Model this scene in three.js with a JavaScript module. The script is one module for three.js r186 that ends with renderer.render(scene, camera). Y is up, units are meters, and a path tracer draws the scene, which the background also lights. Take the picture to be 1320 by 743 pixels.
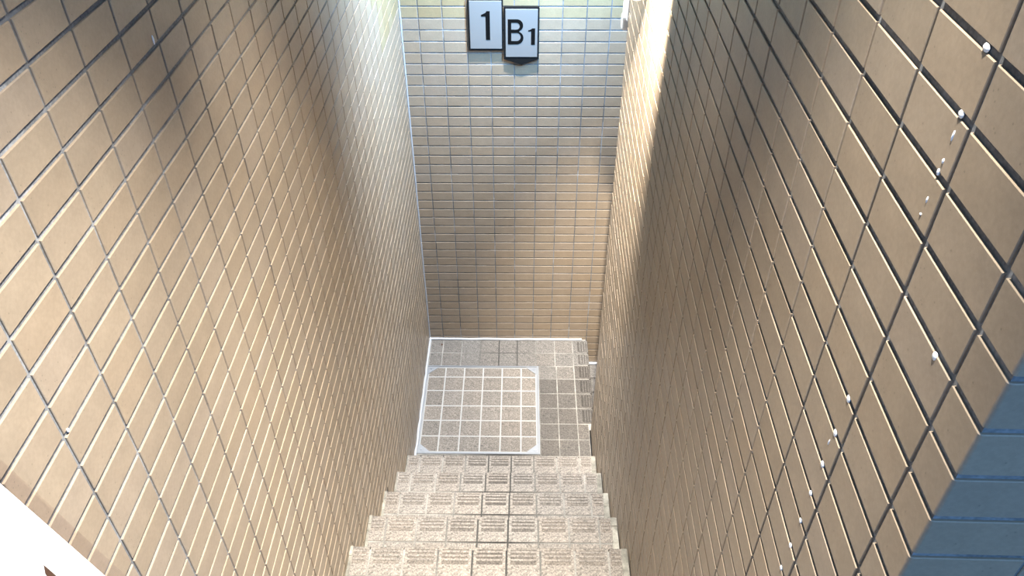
import * as THREE from 'three';
import { mergeGeometries, toCreasedNormals } from 'three/addons/utils/BufferGeometryUtils.js';
import { RoundedBoxGeometry } from 'three/addons/geometries/RoundedBoxGeometry.js';
import { RectAreaLightUniformsLib } from 'three/addons/lights/RectAreaLightUniformsLib.js';

// ------------------------------------------------------------------ camera, sky, exposure
RectAreaLightUniformsLib.init();
const scene = new THREE.Scene();
const camera = new THREE.PerspectiveCamera(39.715, 1320 / 743, 0.02, 60);
camera.rotation.order = 'YXZ';
camera.position.set(0.5078, 0.2448, 3.2643);
camera.rotation.set(-0.6905, 0.014, -0.0035);
camera.updateMatrixWorld(true);
const renderer = new THREE.WebGLRenderer({ antialias: true });
renderer.toneMapping = THREE.LinearToneMapping;
renderer.toneMappingExposure = 1.0;
renderer.shadowMap.enabled = true;
scene.background = new THREE.Color().setRGB(0.42, 0.92, 1.85);          // blue shade of an open evening-side sky

// ------------------------------------------------------------------ measurements (metres)
const FLOOR = -2.8218, RISE = 0.1869, GOING = 0.2354, NOSE = 0.9677;   // landing level, stair geometry
const RX = 0.8709, RSKEW = 0.0177, REND = 2.9075, RFAR = 0.6585;        // right wall: plane at z = 0, slight skew, near and far ends
const TOP = 0.95, UPPER = FLOOR + RISE * 9, UPPERZ = NOSE + GOING * 8;
const rightX = (z) => RX - RSKEW * z;

// ------------------------------------------------------------------ random, noise, textures
let seed = 20240611;
const rnd = () => { seed |= 0; seed = (seed + 0x6d2b79f5) | 0; let t = Math.imul(seed ^ (seed >>> 15), 1 | seed); t = (t + Math.imul(t ^ (t >>> 7), 61 | t)) ^ t; return ((t ^ (t >>> 14)) >>> 0) / 4294967296; };
const hash = (x, y, s) => { let h = Math.imul(x, 374761393) ^ Math.imul(y, 668265263) ^ Math.imul(s, 974634777); h = Math.imul(h ^ (h >>> 13), 1274126177); return ((h ^ (h >>> 16)) >>> 0) / 4294967296; };
function vnoise(x, y, period, s) {
  const xi = Math.floor(x), yi = Math.floor(y), fx = x - xi, fy = y - yi, u = fx * fx * (3 - 2 * fx), v = fy * fy * (3 - 2 * fy);
  const m = (a) => ((a % period) + period) % period;
  const a = hash(m(xi), m(yi), s), b = hash(m(xi + 1), m(yi), s), c = hash(m(xi), m(yi + 1), s), d = hash(m(xi + 1), m(yi + 1), s);
  return a + (b - a) * u + (c - a) * v + (a - b - c + d) * u * v;
}
function texture(n, paint, srgb = true) {
  const data = new Uint8Array(n * n * 4);
  for (let y = 0; y < n; y++) for (let x = 0; x < n; x++) {
    const c = paint(x / n, y / n, x, y), k = (y * n + x) * 4;
    for (let i = 0; i < 3; i++) data[k + i] = Math.max(0, Math.min(255, Math.round(c[i] * 255)));
    data[k + 3] = 255;
  }
  const t = new THREE.DataTexture(data, n, n, THREE.RGBAFormat);
  t.wrapS = t.wrapT = THREE.RepeatWrapping; t.magFilter = THREE.LinearFilter; t.minFilter = THREE.LinearMipmapLinearFilter; t.generateMipmaps = true;
  if (srgb) t.colorSpace = THREE.SRGBColorSpace;
  t.needsUpdate = true; return t;
}
// glazed wall tile: even glaze with a fine grain and faint cloudiness (one repeat = 0.2 m)
const glazeMap = texture(256, (u, v, x, y) => {
  const g = 0.935 + 0.05 * (vnoise(u * 8, v * 8, 8, 3) - 0.5) + 0.05 * (vnoise(u * 64, v * 64, 64, 4) - 0.5) + 0.035 * (hash(x, y, 5) - 0.5);
  const speck = hash(x >> 1, y >> 1, 6) > 0.9975 ? 0.86 : 1;
  return [g * speck, g * speck, g * speck * 0.995];
});
const glazeBump = texture(256, (u, v, x, y) => { const g = 0.6 * vnoise(u * 48, v * 48, 48, 12) + 0.4 * vnoise(u * 6, v * 6, 6, 13); return [g, g, g]; }, false);
// grout: grey cement with dirtier and paler runs (one repeat = 1 m)
const groutMap = texture(512, (u, v, x, y) => {
  const n = 0.6 * vnoise(u * 10, v * 10, 10, 21) + 0.4 * vnoise(u * 37, v * 37, 37, 22);
  const g = 0.64 + 0.34 * (n - 0.5) + 0.16 * (hash(x, y, 23) - 0.5) + (vnoise(u * 16, v * 16, 16, 24) > 0.72 ? 0.12 : 0);
  return [g, g * 0.995, g * 0.985];
});
// speckled stoneware floor tile (one repeat = 0.2 m)
const stoneMap = texture(512, (u, v, x, y) => {
  const c = 0.5 * vnoise(u * 90, v * 90, 90, 31) + 0.5 * vnoise(u * 45, v * 45, 45, 32);
  let g = 0.76 + 0.40 * (c - 0.5) + 0.10 * (hash(x, y, 33) - 0.5);
  const d = vnoise(u * 70, v * 70, 70, 34);
  if (d > 0.76) g -= 0.14; else if (d < 0.2) g += 0.09;
  return [g, g * 0.955, g * 0.905];
});
const stoneBump = texture(256, (u, v) => { const g = 0.6 * vnoise(u * 64, v * 64, 64, 41) + 0.4 * vnoise(u * 24, v * 24, 24, 42); return [g, g, g]; }, false);
const cementMap = texture(256, (u, v, x, y) => { const g = 0.62 + 0.22 * (vnoise(u * 12, v * 12, 12, 51) - 0.5) + 0.2 * (vnoise(u * 60, v * 60, 60, 52) - 0.5) + 0.1 * (hash(x, y, 53) - 0.5); return [g, g * 0.985, g * 0.95]; });
// joint filling of stairs and landing, one repeat = 1 m in x and z; trodden-in dirt lies in runs of its own
const jointMap = texture(512, (u, v, x, y) => {
  const n = 0.55 * vnoise(u * 14, v * 14, 14, 61) + 0.45 * vnoise(u * 41, v * 41, 41, 62);
  const tread = Math.exp(-(((u - 0.43) / 0.17) ** 2));                   // where feet fall
  const g = 0.58 + 0.26 * (n - 0.5) - 0.34 * tread * (0.55 + 0.9 * n) + 0.14 * (hash(x, y, 63) - 0.5);
  return [g, g * 0.965, g * 0.91];
});
const mapped = (t, k) => { const c = t.clone(); c.repeat.set(k, k); c.needsUpdate = true; return c; };

// ------------------------------------------------------------------ materials
const lin = (r, g, b) => new THREE.Color().setRGB(r, g, b);
const std = (o) => new THREE.MeshPhysicalMaterial(o);
const glaze = (c, extra = {}) => std({ color: c, map: glazeMap, bumpMap: glazeBump, bumpScale: 0.00006, roughness: 0.42, ...extra });
const TILE = [0.362, 0.280, 0.202];
const toneOf = (k) => TILE.map((c, i) => c * k.m * (i === 0 ? k.r : i === 2 ? k.b : 1));
const TONES = [{ m: 1, r: 1, b: 1 }, { m: 0.965, r: 1, b: 1 }, { m: 1.03, r: 1, b: 0.99 }, { m: 0.985, r: 1.02, b: 0.97 }, { m: 1.01, r: 0.99, b: 1.03 }, { m: 0.945, r: 1.01, b: 0.98 }].map(toneOf);
const YELLOW_TONES = [[0.37, 0.285, 0.165], [0.35, 0.262, 0.145], [0.38, 0.292, 0.175]];   // yellower tile tones, right at the top of the far corner
const ALLTONES = [...TONES, ...YELLOW_TONES];
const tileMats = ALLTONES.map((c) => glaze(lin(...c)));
const tileStuffMat = glaze(lin(1, 1, 1), { vertexColors: true });
const M = {
  grout: std({ color: lin(0.48, 0.485, 0.50), map: groutMap, roughness: 0.95 }),
  stone: std({ color: lin(1, 1, 1), vertexColors: true, map: stoneMap, bumpMap: stoneBump, bumpScale: 0.0006, roughness: 0.72 }),
  joint: std({ color: lin(0.95, 0.95, 0.95), map: jointMap, roughness: 0.95 }),
  cement: std({ color: lin(0.8, 0.8, 0.8), map: cementMap, roughness: 0.95 }),
  sealant: std({ color: lin(0.50, 0.51, 0.53), roughness: 0.55 }),
  hatchFill: std({ color: lin(0.38, 0.365, 0.34), roughness: 0.95 }),
  mortarFill: std({ color: lin(0.72, 0.69, 0.62), map: cementMap, roughness: 0.95 }),
  paint: std({ color: lin(0.86, 0.87, 0.88), roughness: 0.6 }),
  ceiling: std({ color: lin(0.72, 0.70, 0.66), map: cementMap, roughness: 0.95 }),
  paving: std({ color: lin(0.45, 0.44, 0.42), map: cementMap, roughness: 0.95 }),
  aluminium: std({ color: lin(0.31, 0.32, 0.335), metalness: 0.4, roughness: 0.5 }),
  screw: std({ color: lin(0.42, 0.44, 0.48), metalness: 0.8, roughness: 0.4 }),
  black: std({ color: lin(0.006, 0.006, 0.006), roughness: 0.8, specularIntensity: 0.3 }),
  panel: std({ color: lin(0.205, 0.198, 0.19), roughness: 0.4 }),
  ink: std({ color: lin(0.003, 0.003, 0.003), roughness: 0.9, specularIntensity: 0.2 }),
  paper: std({ color: lin(0.93, 0.93, 0.92), roughness: 0.6 }),
  brownInk: std({ color: lin(0.075, 0.034, 0.018), roughness: 0.6 }),
  film: std({ color: lin(0.965, 0.945, 0.95), transmission: 1, thickness: 0, roughness: 0.15, ior: 1.45 }),
  whitePlastic: std({ color: lin(0.82, 0.83, 0.85), roughness: 0.35 }),
  paleMetal: std({ color: lin(0.72, 0.70, 0.68), metalness: 0.55, roughness: 0.35 }),
  tubeGlow: std({ color: lin(0.9, 0.92, 0.95), emissive: lin(0.72, 0.88, 1.0), emissiveIntensity: 0.55, roughness: 0.4 }),
  lampGlow: std({ color: lin(0.9, 0.88, 0.8), emissive: lin(1.0, 0.86, 0.66), emissiveIntensity: 1.5, roughness: 0.4 }),
};

// ------------------------------------------------------------------ helpers
const taken = new Map();
function numbered(name) { const n = taken.get(name) || 0; taken.set(name, n + 1); return n ? name + '_' + String(n).padStart(3, '0') : name; }
function mesh(name, geometry, material, parent) {
  const m = new THREE.Mesh(geometry, material); m.name = name; m.castShadow = m.receiveShadow = true; parent.add(m); return m;
}
function thing(name, label, category, pos = [0, 0, 0], group) {
  const o = new THREE.Group(); o.name = numbered(name); o.position.set(...pos); o.userData = { label, category }; if (group) o.userData.group = group; scene.add(o); return o;
}
function structure(name, label, category, pos = [0, 0, 0], turn = 0) {
  const o = new THREE.Group(); o.name = name; o.position.set(...pos); o.rotation.y = turn; o.userData = { kind: 'structure', label, category }; scene.add(o); o.updateMatrixWorld(true); return o;
}
function box(x0, x1, y0, y1, z0, z1) {                                    // world-scaled box, uv in metres on every face
  const g = new THREE.BoxGeometry(x1 - x0, y1 - y0, z1 - z0).toNonIndexed(); g.translate((x0 + x1) / 2, (y0 + y1) / 2, (z0 + z1) / 2); return metreUv(g);
}
function metreUv(g, s = 1) {
  const p = g.attributes.position, n = g.attributes.normal, uv = new Float32Array(p.count * 2);
  for (let i = 0; i < p.count; i++) {
    const ax = Math.abs(n.getX(i)), ay = Math.abs(n.getY(i)), az = Math.abs(n.getZ(i));
    let u, v; if (ay >= ax && ay >= az) { u = p.getX(i); v = p.getZ(i); } else if (ax >= az) { u = p.getZ(i); v = p.getY(i); } else { u = p.getX(i); v = p.getY(i); }
    uv[i * 2] = u * s; uv[i * 2 + 1] = v * s;
  }
  g.setAttribute('uv', new THREE.BufferAttribute(uv, 2)); return g;
}
function paintGeo(g, c) { const n = g.attributes.position.count, a = new Float32Array(n * 3); for (let i = 0; i < n; i++) a.set(c, i * 3); g.setAttribute('color', new THREE.BufferAttribute(a, 3)); return g; }
// chamfered slab, face towards +z at z = 0, centred in x and y: 18 triangles
function slab(w, h, d, ch, uvAt = [0, 0], uvScale = 5) {
  const P = [], X = w / 2, Y = h / 2, x = X - ch, y = Y - ch;
  const quad = (a, b, c, e) => P.push(...a, ...b, ...c, ...a, ...c, ...e);
  quad([-x, -y, 0], [x, -y, 0], [x, y, 0], [-x, y, 0]);
  const o = [[-X, -Y], [X, -Y], [X, Y], [-X, Y]], n = [[-x, -y], [x, -y], [x, y], [-x, y]];
  for (let i = 0; i < 4; i++) {
    const j = (i + 1) % 4;
    quad([...o[i], -ch], [...o[j], -ch], [...n[j], 0], [...n[i], 0]);
    quad([...o[i], -d], [...o[j], -d], [...o[j], -ch], [...o[i], -ch]);
  }
  const g = new THREE.BufferGeometry(); g.setAttribute('position', new THREE.Float32BufferAttribute(P, 3)); g.computeVertexNormals();
  const uv = []; for (let i = 0; i < P.length; i += 3) uv.push((P[i] + uvAt[0]) * uvScale, (P[i + 1] + uvAt[1]) * uvScale);
  g.setAttribute('uv', new THREE.Float32BufferAttribute(uv, 2)); return g;
}
// rounded-corner L of a corner tile: legs a (along -x) and b (along -y) behind the outer corner at the origin, thickness t, extruded h along z
const tmpV = new THREE.Vector3();
function toPixel(v) { const q = v.clone().project(camera); return [(q.x + 1) * 660, (1 - q.y) * 371.5]; }
function pixelArea(corners) {                                             // of a world quad, 0 when it lies outside the frame
  const p = []; for (const c of corners) { tmpV.copy(c).applyMatrix4(camera.matrixWorldInverse); if (tmpV.z > -0.05) return 0; p.push(toPixel(c)); }
  if (p.every((q) => q[0] < 0) || p.every((q) => q[0] > 1320) || p.every((q) => q[1] < 0) || p.every((q) => q[1] > 743)) return 0;
  let a = 0; for (let i = 0; i < 4; i++) { const q = p[i], r = p[(i + 1) % 4]; a += q[0] * r[1] - r[0] * q[1]; } return Math.abs(a) / 2;
}
const TILE_D = 0.0025, CH = 0.0007, GH = 0.0064, GV = 0.0046;            // how far tiles stand out, chamfer, level joint, upright joint
const slabCache = new Map();
function tileSlab(w, h) {
  const k = Math.floor(rnd() * 4), id = Math.round(w * 1e4) + '_' + Math.round(h * 1e4) + '_' + k;
  if (!slabCache.has(id)) slabCache.set(id, slab(w, h, TILE_D + 0.0005, CH, [0.037 * k + 0.011, 0.053 * k + 0.007]));
  return slabCache.get(id);
}
const stairTop = (z) => (z < NOSE ? FLOOR : FLOOR + RISE * (1 + Math.floor((z - NOSE) / GOING)));
// tile a wall plane (group-local x = along, y = up, +z = out of the wall) between the given joint lines
function tileWall(group, us, vs, { keep = () => true, tone = () => Math.floor(rnd() * TONES.length), visible = () => true, most = 300 } = {}) {
  const cells = [];
  group.updateMatrixWorld(true);
  for (let i = 0; i + 1 < us.length; i++) for (let j = 0; j + 1 < vs.length; j++) {
    const u0 = us[i], u1 = us[i + 1], v0 = vs[j], v1 = vs[j + 1], cu = (u0 + u1) / 2, cv = (v0 + v1) / 2;
    const w = u1 - u0 - GV, h = v1 - v0 - GH;
    if (w < 0.008 || h < 0.006 || !keep(cu, cv)) continue;
    const corners = [[u0, v0], [u1, v0], [u1, v1], [u0, v1]].map(([a, b]) => new THREE.Vector3(a, b, 0).applyMatrix4(group.matrixWorld));
    const c = new THREE.Vector3(cu, cv, 0).applyMatrix4(group.matrixWorld);
    cells.push({ cu, cv, w, h, g: tileSlab(w, h), t: tone(cu, cv), area: visible(c) ? pixelArea(corners) : 0, rx: (rnd() - 0.5) * 0.006, ry: (rnd() - 0.5) * 0.004, dz: (rnd() - 0.5) * 0.0005 });
  }
  cells.sort((a, b) => b.area - a.area);
  const rest = [];
  cells.forEach((c, i) => {
    if (i < most && c.area > 60) {
      const m = mesh('tile', c.g, tileMats[c.t], group); m.position.set(c.cu, c.cv, c.dz); m.rotation.set(c.rx, c.ry, 0);
    } else {
      const g = c.g.clone(); g.applyMatrix4(new THREE.Matrix4().makeRotationFromEuler(new THREE.Euler(c.rx, c.ry, 0)).setPosition(c.cu, c.cv, c.dz)); rest.push(paintGeo(g, ALLTONES[c.t]));
    }
  });
  if (rest.length) { const m = mesh('small_tiles', mergeGeometries(rest), tileStuffMat, group); m.userData.kind = 'stuff'; }
}
const range = (a, b, step, phase) => { const r = [a]; for (let k = Math.ceil((a - phase) / step + 1e-6); phase + k * step < b - 1e-6; k++) r.push(phase + k * step); r.push(b); return r; };

// ------------------------------------------------------------------ walls
const LEFT_END = 4.1;
const wallLeft = structure('wall_left', 'long beige tiled wall beside the stairs, lit brightest near the poster', 'wall', [0, 0, 0], Math.PI / 2);
{
  mesh('mortar_bed', box(-LEFT_END, 0.2, FLOOR - 0.3, TOP + 0.15, -0.18, -TILE_D), M.grout, wallLeft);
  tileWall(wallLeft, range(-LEFT_END, -0.004, 0.1, -2.6899), range(FLOOR, TOP, 0.05, 0), {
    keep: (u, v) => v > stairTop(-u) - 0.04 && v < TOP, visible: (c) => c.y > stairTop(c.z) + 0.02,
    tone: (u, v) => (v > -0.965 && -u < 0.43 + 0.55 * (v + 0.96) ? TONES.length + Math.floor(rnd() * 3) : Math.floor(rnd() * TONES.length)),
  });
  // splashes of white on the tiles
  for (const [z, y, sy] of [[2.206, -0.19, 0.007], [2.681, -0.448, 0.003]]) { const m = mesh('paint_spot', new THREE.SphereGeometry(1, 8, 5), M.paint, wallLeft); m.scale.set(0.0022, sy, 0.0012); m.position.set(-z, y, 0.0005); }
}
const wallBack = structure('wall_back', 'narrow beige tiled end wall below the floor number signs', 'wall');
{
  mesh('mortar_bed', box(-0.18, 2.6, FLOOR - 1.3, TOP + 0.15, -0.18, -TILE_D), M.grout, wallBack);
  tileWall(wallBack, range(0.003, 2.5, 0.1, 0.0762), range(FLOOR - 0.95, TOP, 0.05, -1.5012), {
    keep: (u, v) => v > FLOOR - 0.01 || u > 0.88, visible: (c) => c.x < 0.95 && c.y > FLOOR,
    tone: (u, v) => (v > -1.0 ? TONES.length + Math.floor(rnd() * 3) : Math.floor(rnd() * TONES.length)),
  });
}
const wallRight = structure('wall_right', 'beige tiled wall with blue grey lit outer corner and white paint drips', 'wall', [RX, 0, 0], -Math.PI / 2 - RSKEW);
{
  const yb = FLOOR - 0.95;
  mesh('mortar_bed', box(RFAR + TILE_D, REND - TILE_D, yb, TOP + 0.15, -0.2, -TILE_D), M.grout, wallRight);
  tileWall(wallRight, range(RFAR, 2.8585, 0.1, 2.8585), range(FLOOR, TOP, 0.05, 0.0753), {
    keep: (u, v) => v > stairTop(u) - 0.04, visible: (c) => c.y > stairTop(c.z) + 0.02,
  });
  // corner tiles: one L-shaped tile a course, short leg on this wall, long leg on the street side
  const corner = new THREE.Shape(), a = REND - 2.8585 - GV / 2, b = 0.0926 - GV / 2, t = 0.012, r = 0.0032;
  corner.moveTo(-a, 0); corner.lineTo(-r, 0); corner.absarc(-r, -r, r, Math.PI / 2, 0, true); corner.lineTo(0, -b); corner.lineTo(-t, -b); corner.lineTo(-t, -t); corner.lineTo(-a, -t); corner.closePath();
  const cg = new THREE.ExtrudeGeometry(corner, { depth: 0.05 - GH - 2 * CH, bevelEnabled: true, bevelThickness: CH, bevelSize: CH, bevelOffset: -CH, bevelSegments: 1, curveSegments: 3 });
  cg.translate(0, 0, -(0.05 - GH - 2 * CH) / 2); cg.rotateX(-Math.PI / 2);   // shape x = along the wall, shape -y -> +z; turned so that it points into the wall
  cg.scale(1, 1, -1);
  const fixed = flip(cg); metreUv(fixed, 5);
  for (let y = TOP - 0.0247, k = 0; y > -1.3; y -= 0.05, k++) {
    const row = Math.round((0.0753 - 0.025 - y) / 0.05), cy = 0.0753 - 0.025 - 0.05 * row;
    const m = mesh('corner_tile', fixed, tileMats[Math.floor(rnd() * TONES.length)], wallRight); m.position.set(REND, cy, 0);
  }
  // white drips of paint in a plumb line
  const spots = [[2.829, -0.18, .0045, .005], [2.739, -0.325, .005, .006], [2.739, -0.375, .005, .006], [2.738, -0.426, .005, .006], [2.737, -0.477, .004, .005], [2.738, -0.526, .004, .005], [2.737, -0.577, .004, .005], [2.736, -0.626, .004, .006], [2.74, 0.025, .006, .004], [2.741, -0.024, .005, .004], [2.742, -0.041, .0016, .006], [2.742, -0.062, .002, .003], [2.741, -0.072, .0022, .004], [2.741, -0.097, .0015, .004], [2.74, -0.111, .002, .0015], [2.735, -0.394, .0012, .006]];
  for (const [z, y, sx, sy] of spots) { const m = mesh('paint_spot', new THREE.SphereGeometry(1, 8, 5), M.paint, wallRight); m.scale.set(sx * 0.75, sy * 0.8, 0.0016); m.position.set(z, y, -0.0004); }
}
function flip(g0) { const g = g0.index ? g0.toNonIndexed() : g0, p = g.attributes.position; for (let i = 0; i < p.count; i += 3) { const a = [p.getX(i + 1), p.getY(i + 1), p.getZ(i + 1)]; p.setXYZ(i + 1, p.getX(i + 2), p.getY(i + 2), p.getZ(i + 2)); p.setXYZ(i + 2, ...a); } g.computeVertexNormals(); return g; }
const wallReturn = structure('wall_return', 'narrow tiled end of the wall where the stairs turn', 'wall', [rightX(RFAR), 0, RFAR], Math.PI);
{
  mesh('mortar_bed', box(-1.6, -TILE_D, FLOOR - 0.95, TOP + 0.15, -0.1, -TILE_D), M.grout, wallReturn);
  tileWall(wallReturn, range(-1.6, -0.001, 0.1, -0.0), range(FLOOR - 0.95, TOP, 0.05, 0.0753), { visible: () => false });
}
const wallFront = structure('wall_front', 'street side of the tiled wall, bluish in the shade', 'wall', [rightX(REND), 0, REND]);
{
  mesh('mortar_bed', box(0.21, 2.2, UPPER - 0.3, 2.2, -0.2, -TILE_D), M.grout, wallFront);
  mesh('mortar_bed', box(TILE_D + 0.002, 0.21, UPPER - 0.3, TOP, -0.014, -0.0055), M.grout, wallFront);
  tileWall(wallFront, range(0.0926, 2.2, 0.1, 0.0926), range(UPPER, 2.2, 0.05, 0.0753), {});
  mesh('lintel', box(-1.0, 0.21, TOP + 0.001, 2.2, -0.2, 0), M.cement, wallFront);
}
const wallFar = structure('wall_far', 'end wall of the lower flight', 'wall');
mesh('plaster', box(2.45, 2.6, FLOOR - 1.3, TOP, 0, RFAR + 0.002), M.cement, wallFar);
const ceiling = structure('ceiling', 'plain plaster ceiling above the stairs', 'ceiling');
mesh('plaster', box(-0.18, 2.6, TOP, TOP + 0.15, -0.18, REND - 0.21), M.ceiling, ceiling);

// sealant in the corners
function wobblyBead(pts, r, name, parent) {
  const curve = new THREE.CatmullRomCurve3(pts.map((p) => new THREE.Vector3(...p)));
  return mesh(name, new THREE.TubeGeometry(curve, pts.length * 3, r, 7, false), M.sealant, parent);
}
{
  const up = [], along = [], side = [];
  for (let y = FLOOR; y <= TOP; y += 0.06) up.push([0.0018 + 0.0008 * rnd(), y, 0.0018 + 0.0008 * rnd()]);
  wobblyBead(up, 0.0036, 'sealant_bead', wallBack);
  for (let x = 0.0; x <= 0.872; x += 0.05) along.push([x, FLOOR + 0.003, 0.005 + 0.003 * rnd()]);
  wobblyBead(along, 0.0068, 'sealant_bead', wallBack);
  for (let z = 0.0; z <= 0.965; z += 0.04) side.push([-z, FLOOR + 0.003, 0.004 + 0.003 * rnd()]);
  wobblyBead(side, 0.006, 'sealant_bead', wallLeft);
  wobblyBead([[0.90, FLOOR - RISE + 0.004, 0.006], [1.0, FLOOR - RISE + 0.003, 0.006], [1.1, FLOOR - RISE + 0.004, 0.006]], 0.009, 'sealant_bead', wallBack);
}

// ------------------------------------------------------------------ floor, stairs
const T = 0.009;                                                         // floor tiles stand this far above their bed
const STONE = { step: [0.44, 0.42, 0.40], grey: [0.275, 0.272, 0.268], mid: [0.180, 0.173, 0.166], cover: [0.345, 0.327, 0.307] };
const vary = (c) => { const k = 0.94 + 0.12 * rnd(), w = 0.985 + 0.03 * rnd(); return [c[0] * k * w, c[1] * k, c[2] * k / w]; };
const flatTile = (w, d, c, t = T) => { const k = [rnd() * 0.2, rnd() * 0.2], g = slab(w, d, t, 0.0012, k, 5); g.rotateX(-Math.PI / 2); return paintGeo(g, c); };
function floorTile(parent, name, x0, x1, z0, z1, y, c, gap = 0.0055) {
  if (x1 - x0 - gap < 0.01 || z1 - z0 - gap < 0.01) return;
  const m = mesh(name, flatTile(x1 - x0 - gap, z1 - z0 - gap, c), M.stone, parent); m.position.set((x0 + x1) / 2, y + (rnd() - 0.5) * 0.0008, (z0 + z1) / 2); return m;
}
// nosing tile: front edge at z = 0, runs back to z = d; rounded nose, three raised anti-slip ribs in a worn, dirt-filled panel
function nosingGeo(w, d, c, dirt, lip = 0.03) {
  const s = new THREE.Shape(), r = 0.006; s.moveTo(0, -lip); s.lineTo(0, -r); s.absarc(r, -r, r, Math.PI, Math.PI / 2, true); s.lineTo(d, 0); s.lineTo(d, -T); s.lineTo(0.01, -T); s.lineTo(0.01, -lip); s.closePath();
  let g = new THREE.ExtrudeGeometry(s, { depth: w, bevelEnabled: false, curveSegments: 3 }); g = g.toNonIndexed ? (g.index ? g.toNonIndexed() : g) : g;
  g.rotateY(-Math.PI / 2); g.translate(w / 2, 0, 0);                     // shape x -> z, depth -> -x
  g.computeVertexNormals(); metreUv(g, 5);
  const parts = [paintGeo(g, c)], inset = Math.min(0.009, w * 0.12), pw = w - 2 * inset;
  const panel = slab(pw, 0.05, 0.0006, 0.0002, [rnd(), rnd()], 5); panel.rotateX(-Math.PI / 2); panel.translate(0, 0.0005, 0.034); parts.push(paintGeo(panel, c.map((v, i) => v * dirt[i])));
  for (const at of [0.0175, 0.031, 0.0445]) { const rib = slab(pw, 0.0075, 0.0022, 0.0010, [rnd(), rnd()], 5); rib.rotateX(-Math.PI / 2); rib.translate(0, 0.0024, at); parts.push(paintGeo(rib, c)); }
  return mergeGeometries(parts.map((q) => { const n = q.index ? q.toNonIndexed() : q; for (const k of Object.keys(n.attributes)) if (!['position', 'normal', 'uv', 'color'].includes(k)) n.deleteAttribute(k); return n; }));
}
const floor = structure('floor', 'small landing of worn speckled tiles at the foot of the stairs', 'floor');
{
  mesh('tile_bed', box(0, 0.852, FLOOR - 0.3, FLOOR - 0.0018, 0, NOSE), M.joint, floor);
  mesh('tile_bed', box(0.852, 0.873, FLOOR - 0.3, FLOOR - 0.0018, 0, RFAR - 0.001), M.joint, floor);
  const xs = [0.012, 0.081, 0.185, 0.288, 0.391, 0.491, 0.593, 0.697, 0.796];
  const zs = [0.011, 0.113, 0.214];
  for (let i = 0; i + 1 < xs.length; i++) for (let j = 0; j < 2; j++) floorTile(floor, 'floor_tile', xs[i], xs[i + 1], zs[j], zs[j + 1], FLOOR, vary(STONE.grey));
  const zr = [0.214, 0.308, 0.413, 0.514, 0.618, 0.718, 0.82, NOSE], xr = [0.609, 0.702, 0.796];
  for (let j = 0; j + 1 < zr.length; j++) for (let i = 0; i < 2; i++) floorTile(floor, 'floor_tile', xr[i], xr[i + 1], zr[j], zr[j + 1], FLOOR, vary(j < 1 ? STONE.grey : i ? STONE.mid : STONE.mid.map((v) => v * 0.93)));
  const xf = [0.012, 0.11, 0.21, 0.311, 0.412, 0.513, 0.609]; for (let i = 0; i < 6; i++) floorTile(floor, 'floor_tile', xf[i], xf[i + 1], 0.815, NOSE, FLOOR, vary(STONE.mid));
  // nosing tiles of the flight that goes down to the right
  const zn = [0.011, 0.113, 0.207, 0.308, 0.413, 0.514, 0.618];
  for (let j = 0; j + 1 < zn.length; j++) { const w = zn[j + 1] - zn[j] - 0.006, m = mesh('nosing_tile', nosingGeo(w, 0.083, vary(j < 2 ? STONE.grey : STONE.mid), [0.52, 0.5, 0.48]), M.stone, floor); m.rotation.y = -Math.PI / 2; m.position.set(0.882, FLOOR, (zn[j] + zn[j + 1]) / 2); }
  for (const [z0, z1] of [[0.618, 0.718], [0.718, 0.82], [0.82, NOSE]]) floorTile(floor, 'floor_tile', 0.796, 0.852, z0, z1, FLOOR, vary(STONE.mid.map((v) => v * 1.1)));
  // rust-brown spot near the far corner
  const rust = mesh('rust_spot', new THREE.CylinderGeometry(0.006, 0.007, 0.0012, 9), M.brownInk, floor); rust.position.set(0.072, FLOOR + 0.0006, 0.05);
}
const COLS = [0.002, 0.0615, 0.1635, 0.2655, 0.3685, 0.470, 0.571, 0.6735, 0.774];
const stairs = structure('stairs', 'worn speckled tile stairs with ribbed nosings leading down to the landing', 'stairs');
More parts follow.
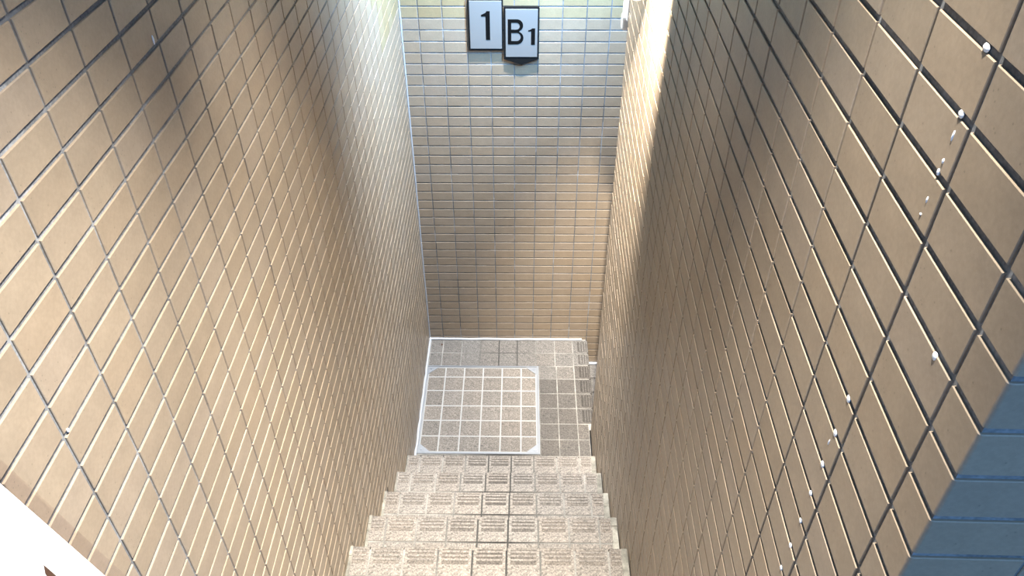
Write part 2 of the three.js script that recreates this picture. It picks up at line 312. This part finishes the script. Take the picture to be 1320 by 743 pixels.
{
  for (let i = 0; i < 9; i++) {
    const y = FLOOR + RISE * (i + 1), z = NOSE + GOING * i, z2 = i === 8 ? UPPERZ + 0.02 : z + GOING, xe = rightX(z + 0.12) - 0.018;
    const back = i === 8 ? z + GOING : z2;
    mesh('step_core', box(0.004, xe + 0.001, y - RISE - 0.25, y - 0.0018, z + 0.011, back + (i < 8 ? 0.012 : 0)), M.joint, stairs);
    const xs = [...COLS, xe];
    for (let k = 0; k + 1 < xs.length; k++) {
      const w = xs[k + 1] - xs[k] - 0.006, mid = (xs[k] + xs[k + 1]) / 2, worn = Math.exp(-(((mid - 0.42) / 0.2) ** 2));
      const c = vary(STONE.step), d = 0.80 - 0.40 * worn * (0.8 + 0.4 * rnd());
      const n = mesh('nosing_tile', nosingGeo(w, 0.097, c, [d, d * 0.97, d * 0.94]), M.stone, stairs); n.position.set(mid, y, z);
      floorTile(stairs, 'tread_tile', xs[k], xs[k + 1], z + 0.1, z + 0.202, y, vary(STONE.step));
      floorTile(stairs, 'tread_tile', xs[k], xs[k + 1], z + 0.202, Math.max(z2, z + 0.22) + 0.004, y, vary(STONE.step), 0.004);
    }
    // crumbly mortar between the treads and the walls
    const rag = (x0, x1, n) => { const gs = []; for (let q = 0; q < n; q++) { const zz = z + 0.006 + (GOING - 0.012) * (q + 0.5) / n, wq = (GOING / n) * 0.62, h = 0.002 + 0.005 * rnd(), e = 0.004 * rnd(); gs.push(box(x0 - e * (x0 > 0.4), x1 + e * (x0 < 0.4), y - 0.02, y + h - 0.003, zz - wq, zz + wq)); } return mergeGeometries(gs); };
    mesh('mortar_fillet', rag(0.0, 0.006, 9), M.mortarFill, stairs);
    mesh('mortar_fillet', rag(xe - 0.003, xe + 0.014, 9), M.mortarFill, stairs);
  }
}
const lower = structure('lower_stairs', 'dark flight of steps going down beyond the landing', 'stairs');
for (let i = 0; i < 5; i++) {
  const y = FLOOR - RISE * (i + 1), x = 0.874 + 0.235 * i, x2 = x + 0.235 + (i === 4 ? 0.5 : 0);
  mesh('step_core', box(x, x2, y - 0.3, y - T, 0, RFAR), M.joint, lower);
  for (let j = 0; j < 6; j++) for (let k = 0; k < 2; k++) floorTile(lower, 'tread_tile', x + 0.002 + 0.118 * k, x + 0.118 * (k + 1), 0.012 + j * 0.107, 0.012 + (j + 1) * 0.107, y, vary(STONE.grey));
}
const pavement = structure('pavement', 'upper floor at street level behind the viewer', 'floor');
mesh('paving', box(0, 5, UPPER - 0.25, UPPER, NOSE + GOING * 9 + 0.0, 8), M.paving, pavement);

// ------------------------------------------------------------------ floor hatch
{
  const h = thing('floor_hatch', 'square tiled access hatch in an aluminium frame set flush in the landing', 'hatch', [0.306, FLOOR, 0.5135]);
  const W = 0.300, D = 0.2975, y0 = -T + 0.004;
  mesh('tray', box(-W + 0.012, W - 0.012, y0, -0.0008, -D + 0.012, D - 0.012), M.hatchFill, h).userData.label = 'pale joint filling between the hatch tiles';
  const bar = (x0, x1, z0, z1) => mesh('frame_bar', box(x0, x1, y0, 0.0025, z0, z1), M.aluminium, h);
  bar(-W, W, -D, -D + 0.005); bar(-W, W, D - 0.007, D); bar(-W, -W + 0.007, -D + 0.005, D - 0.007); bar(W - 0.007, W, -D + 0.005, D - 0.007);
  const inner = (x0, x1, z0, z1) => mesh('lid_edge', box(x0, x1, y0, 0.0012, z0, z1), M.aluminium, h);
  inner(-W + 0.009, W - 0.009, -D + 0.0075, -D + 0.011); inner(-W + 0.009, W - 0.009, D - 0.012, D - 0.0085); inner(-W + 0.009, -W + 0.013, -D + 0.011, D - 0.012); inner(W - 0.013, W - 0.009, -D + 0.011, D - 0.012);
  for (const [sx, sz] of [[-1, -1], [1, -1], [1, 1], [-1, 1]]) {
    const s = new THREE.Shape(), L = 0.062; s.moveTo(0, 0); s.lineTo(L, 0); s.lineTo(0, L * 0.92); s.closePath();
    const g = new THREE.ExtrudeGeometry(s, { depth: 0.0035, bevelEnabled: false }); g.rotateX(Math.PI / 2); g.translate(0, 0.0022, 0);
    let gg = g; if (sx > 0) { gg = gg.scale(-1, 1, 1); } if (sz > 0) gg = gg.scale(1, 1, -1); if (sx * -sz < 0) gg = flip(gg); else { gg = gg.index ? gg.toNonIndexed() : gg; gg.computeVertexNormals(); }
    const p = mesh('corner_plate', gg, M.aluminium, h); p.position.set(sx * (W - 0.008), 0, sz * (D - 0.008));
    const k = mesh('screw', new THREE.CylinderGeometry(0.0062, 0.0068, 0.002, 14), M.screw, p); k.position.set(-sx * 0.017, 0.003, -sz * 0.016);
  }
  const xs = [0.02, 0.11, 0.21, 0.311, 0.412, 0.513, 0.592].map((v) => v - 0.306), zs = [0.229, 0.298, 0.396, 0.502, 0.6, 0.701, 0.798].map((v) => v - 0.5135);
  for (let i = 0; i < 6; i++) for (let j = 0; j < 6; j++) {
    const dx = i / 5, dz = j / 5, c = vary(STONE.cover).map((v) => v * (hash(i, j, 71) > 0.6 ? 0.92 : 1));
    const m = mesh('hatch_tile', flatTile(xs[i + 1] - xs[i] - 0.006, zs[j + 1] - zs[j] - 0.006, c, 0.003), M.stone, h); m.position.set((xs[i] + xs[i + 1]) / 2, (rnd() - 0.5) * 0.0006, (zs[j] + zs[j + 1]) / 2);
  }
}

// ------------------------------------------------------------------ floor number signs
function poly(pts, depth, bevel = 0) {
  const s = new THREE.Shape(); pts.forEach(([x, y], i) => (i ? s.lineTo(x, y) : s.moveTo(x, y))); s.closePath();
  return new THREE.ExtrudeGeometry(s, { depth, bevelEnabled: bevel > 0, bevelSize: bevel, bevelThickness: bevel, bevelOffset: -bevel, bevelSegments: 2, curveSegments: 10 });
}
const one = (h, w, stem) => [[w / 2 - stem, -h / 2], [w / 2, -h / 2], [w / 2, h / 2], [w / 2 - stem * 0.72, h / 2], [w / 2 - stem * 1.05, h / 2 - h * 0.062], [-w / 2, h / 2 - h * 0.125], [-w / 2, h / 2 - h * 0.185], [w / 2 - stem, h / 2 - h * 0.185]];
function letterB(h, w, st) {
  const s = new THREE.Shape(), r1 = h * 0.245, r2 = h * 0.275, ym = h * 0.02, x0 = -w / 2, x1 = w / 2;
  s.moveTo(x0, -h / 2); s.lineTo(x1 - r2, -h / 2); s.absarc(x1 - r2, -h / 2 + (h / 2 + ym) / 2, (h / 2 + ym) / 2, -Math.PI / 2, Math.PI / 2 - 0.35, false);
  const rt = (h / 2 - ym) / 2; s.absarc(x1 - r1 - w * 0.04, ym + rt, rt, -Math.PI / 2 + 0.45, Math.PI / 2, false); s.lineTo(x0, h / 2); s.closePath();
  const hole = (ya, yb, xr) => { const p = new THREE.Path(), r = (yb - ya) / 2; p.moveTo(x0 + st, ya); p.lineTo(x0 + st, yb); p.lineTo(xr - r, yb); p.absarc(xr - r, (ya + yb) / 2, r, Math.PI / 2, -Math.PI / 2, true); p.closePath(); return p; };
  s.holes.push(hole(-h / 2 + st, ym - st * 0.45, x1 - st * 0.9 ), hole(ym + st * 0.55, h / 2 - st, x1 - w * 0.04 - st));
  return new THREE.ExtrudeGeometry(s, { depth: 0.0012, bevelEnabled: false, curveSegments: 12 });
}
{
  // sign "1": plate 0.142 x 0.216
  const a = thing('floor_sign', 'white sign with black number 1 and black edge, on the end wall', 'sign', [0.3558, -1.0255, 0.001]);
  mesh('back_plate', poly([[-0.0735, -0.1085], [0.0735, -0.1085], [0.0735, 0.1085], [0, 0.133], [-0.0735, 0.1085]], 0.012, 0.001), M.black, a);
  const p = mesh('face_panel', new RoundedBoxGeometry(0.133, 0.203, 0.004, 2, 0.0012), M.panel, a); p.position.set(0.001, 0.0018, 0.0132);
  const d = mesh('digit', poly(one(0.122, 0.036, 0.0178), 0.0012), M.ink, a); d.position.set(0.0008, 0.0, 0.0150);
  // sign "B1": plate 0.147 x 0.224, pointing down
  const b = thing('floor_sign', 'white sign reading B1 with black edge and a black point below', 'sign', [0.5055, -1.0605, 0.001]);
  mesh('back_plate', poly([[-0.0740, -0.1115], [0, -0.1375], [0.0740, -0.1115], [0.0740, 0.1125], [-0.0740, 0.1125]], 0.013, 0.001), M.black, b);
  const q = mesh('face_panel', new RoundedBoxGeometry(0.1335, 0.2055, 0.004, 2, 0.0012), M.panel, b); q.position.set(0.0005, 0.002, 0.0142);
  const B = mesh('letter', letterB(0.107, 0.067, 0.0145), M.ink, b); B.position.set(-0.0235, 0.009, 0.0160);
  const e = mesh('digit', poly(one(0.071, 0.029, 0.0165), 0.0012), M.ink, b); e.position.set(0.0425, -0.011, 0.0160);
}

// ------------------------------------------------------------------ laminated notice on the left wall
{
  const n = thing('laminated_notice', 'white laminated notice with clear margin taped askew on the left wall', 'notice', [0.0, -0.53, 2.7465]);
  const H = new THREE.Group(); n.rotation.set(0, 0, 0);
  // sheet frame: s = along the wall towards the street, t = up; its clear edge lies on the line measured in the wall
  const tilt = 0.196, W = 0.297, Hh = 0.44, m = 0.0192;
  n.rotation.order = 'YXZ'; n.rotation.y = Math.PI / 2; n.rotation.z = tilt;      // local -x = street side, y = up along the edge
  const rr = (x0, x1, y0, y1, r) => { const s = new THREE.Shape(); s.moveTo(x0 + r, y0); s.lineTo(x1 - r, y0); s.absarc(x1 - r, y0 + r, r, -Math.PI / 2, 0); s.lineTo(x1, y1 - r); s.absarc(x1 - r, y1 - r, r, 0, Math.PI / 2); s.lineTo(x0 + r, y1); s.absarc(x0 + r, y1 - r, r, Math.PI / 2, Math.PI); s.lineTo(x0, y0 + r); s.absarc(x0 + r, y0 + r, r, Math.PI, Math.PI * 1.5); s.closePath(); return s; };
  const film = new THREE.ShapeGeometry(rr(-W - m, 0, -Hh, Hh * 0.62, 0.008)), sheet = new THREE.ExtrudeGeometry(rr(-W, -m, -Hh + m, Hh * 0.62 - m, 0.001), { depth: 0.0004, bevelEnabled: false });
  const f = mesh('clear_film', film, M.film, n); f.position.z = 0.0016; f.userData.label = 'clear plastic margin';
  const s = mesh('paper', sheet, M.paper, n); s.position.z = 0.0021;
  // the printed mark whose tip shows at the picture's lower edge
  const k = new THREE.Shape(), local = (z, y) => { const dx = -(z - 2.7465), dy = y + 0.53, c = Math.cos(tilt), q = Math.sin(tilt); return [dx * c + dy * q, dy * c - dx * q]; };
  const edge = [[2.804, -0.5205], [2.8005, -0.541], [2.7965, -0.566], [2.797, -0.588], [2.806, -0.602], [2.818, -0.604], [2.830, -0.598], [2.820, -0.580], [2.8125, -0.560], [2.8085, -0.542], [2.8085, -0.531]].map(([z, y]) => local(z, y));
  edge.forEach((p, i) => (i ? k.lineTo(...p) : k.moveTo(...p))); k.closePath();
  const ink = mesh('printed_mark', new THREE.ExtrudeGeometry(k, { depth: 0.0002, bevelEnabled: false }), M.brownInk, s); ink.position.z = 0.0004;
}

// ------------------------------------------------------------------ lamps
function aim(light, from, to, parent) { light.position.set(...from); light.target.position.set(...to); parent.add(light, light.target); light.castShadow = true; }
// two warm recessed wall-washers in the ceiling, close to the right wall and turned towards the left one
for (const [z, tilt, half, power, label] of [
  [2.66, 0.195, 0.465, 60, 'round warm recessed downlight in the ceiling beside the stair entrance'],
  [1.96, 0.190, 0.370, 40, 'round warm recessed downlight in the ceiling over the middle of the stairs']]) {
  const o = thing('ceiling_downlight', label, 'lamp', [0.665, TOP, z]);
  const trim = mesh('trim_ring', new THREE.TorusGeometry(0.033, 0.005, 8, 28), M.whitePlastic, o); trim.rotation.x = Math.PI / 2;
  const lens = mesh('lens', new THREE.CylinderGeometry(0.03, 0.03, 0.004, 28), M.lampGlow, o); lens.position.y = -0.002;
  const l = new THREE.SpotLight(lin(1.0, 0.97, 0.90), power, 0, half, 1.0, 2); l.shadow.radius = 1.4; l.shadow.mapSize.set(1024, 1024);
  aim(l, [0, -0.012, 0], [-2 * Math.tan(tilt), -2.0, 0], o);
}
{ // cooler recessed downlight above the landing
  const at = [0.52, TOP, 0.50], o = thing('ceiling_downlight', 'round cool recessed downlight in the ceiling above the landing', 'lamp', at);
  const trim = mesh('trim_ring', new THREE.TorusGeometry(0.05, 0.006, 8, 28), M.whitePlastic, o); trim.rotation.x = Math.PI / 2;
  const lens = mesh('lens', new THREE.CylinderGeometry(0.045, 0.045, 0.004, 28), M.tubeGlow, o); lens.position.y = -0.002;
  const l = new THREE.SpotLight(lin(0.96, 0.98, 1.0), 84, 0, 0.55, 0.9, 2); l.shadow.radius = 2.2; l.shadow.mapSize.set(1024, 1024);
  aim(l, [0, -0.012, 0], [0, -2.0, 0], o);
}
{ // narrow warm spotlight on the right wall, just above the frame: its beam rakes the wall
  const z = 1.49, x = rightX(z) - 0.085, o = thing('wall_spotlight', 'small warm spotlight on a wall bracket raking down the right wall', 'lamp', [x, -0.06, z]);
  const dir = new THREE.Vector3(0.185, -0.895, -0.415).normalize();
  const base = mesh('wall_plate', new THREE.CylinderGeometry(0.03, 0.03, 0.012, 20), M.whitePlastic, o); base.rotation.z = Math.PI / 2; base.position.set(0.078, 0.06, 0);
  const arm = mesh('arm', new THREE.CylinderGeometry(0.006, 0.006, 0.09, 10), M.paleMetal, o); arm.rotation.z = Math.PI / 2 - 0.5; arm.position.set(0.035, 0.055, 0.0);
  const q = new THREE.Quaternion().setFromUnitVectors(new THREE.Vector3(0, -1, 0), dir);
  const head = mesh('head', new THREE.LatheGeometry([[0.001, 0.085], [0.022, 0.08], [0.027, 0.06], [0.028, 0.0], [0.025, 0.0], [0.024, 0.055], [0.001, 0.06]].map((p) => new THREE.Vector2(...p)), 24), M.whitePlastic, o); head.quaternion.copy(q);
  const bulb = mesh('bulb', new THREE.CylinderGeometry(0.022, 0.022, 0.003, 20), M.lampGlow, o); bulb.quaternion.copy(q); bulb.position.copy(dir).multiplyScalar(-0.03);
  const l = new THREE.SpotLight(lin(1.0, 0.91, 0.78), 58, 0, 0.42, 1.0, 2); l.shadow.radius = 0.8;
  aim(l, dir.clone().multiplyScalar(0.004).toArray(), dir.clone().multiplyScalar(1).toArray(), o);
}
{ // second head, whose round rim just shows at the top of the picture
  const z = 1.09, o = thing('wall_spotlight', 'unlit round spotlight head with a pale rim, high on the right wall', 'lamp', [rightX(z) - 0.03, -0.508, z]);
  const rim = mesh('rim', new THREE.TorusGeometry(0.025, 0.0032, 8, 28), M.paleMetal, o); rim.rotation.set(0, 0.35, 0);
  const head = mesh('head', new THREE.LatheGeometry([[0.001, -0.05], [0.02, -0.046], [0.0245, -0.03], [0.025, 0], [0.022, 0], [0.021, -0.028], [0.001, -0.032]].map((p) => new THREE.Vector2(...p)), 24), M.whitePlastic, o); head.rotation.set(Math.PI / 2, 0, 0); head.rotation.order = 'YXZ'; head.rotation.y = 0.35;
  const st = mesh('arm', new THREE.CylinderGeometry(0.005, 0.005, 0.05, 8), M.paleMetal, o); st.position.set(0.012, 0.02, -0.035); st.rotation.z = -0.9;
}
{ // cold fluorescent batten standing upright on the end of the right wall
  const x = 0.853, z = 0.615, y0 = -0.80, L = 1.25, o = thing('tube_light', 'upright white fluorescent tube light on the far edge of the right wall', 'lamp', [x, y0, z]);
  mesh('batten', new RoundedBoxGeometry(0.03, L - 0.03, 0.022, 2, 0.004), M.whitePlastic, o).position.set(0.018, L / 2 + 0.02, 0.026);
  const tube = mesh('tube', new THREE.CylinderGeometry(0.0085, 0.0085, L - 0.08, 16), M.tubeGlow, o); tube.position.set(0, L / 2, 0);
  for (const y of [0.026, L - 0.026]) mesh('end_cap', new RoundedBoxGeometry(0.025, 0.052, 0.036, 3, 0.008), M.whitePlastic, o).position.set(0.001, y, 0.004);
  const l = new THREE.RectAreaLight(lin(0.25, 0.57, 1.0), 800, 0.024, L - 0.1); l.position.set(-0.011, L / 2, -0.011); o.add(l); o.updateMatrixWorld(true); l.lookAt(x - 1, y0 + L / 2, z - 1.02);
}

renderer.render(scene, camera);
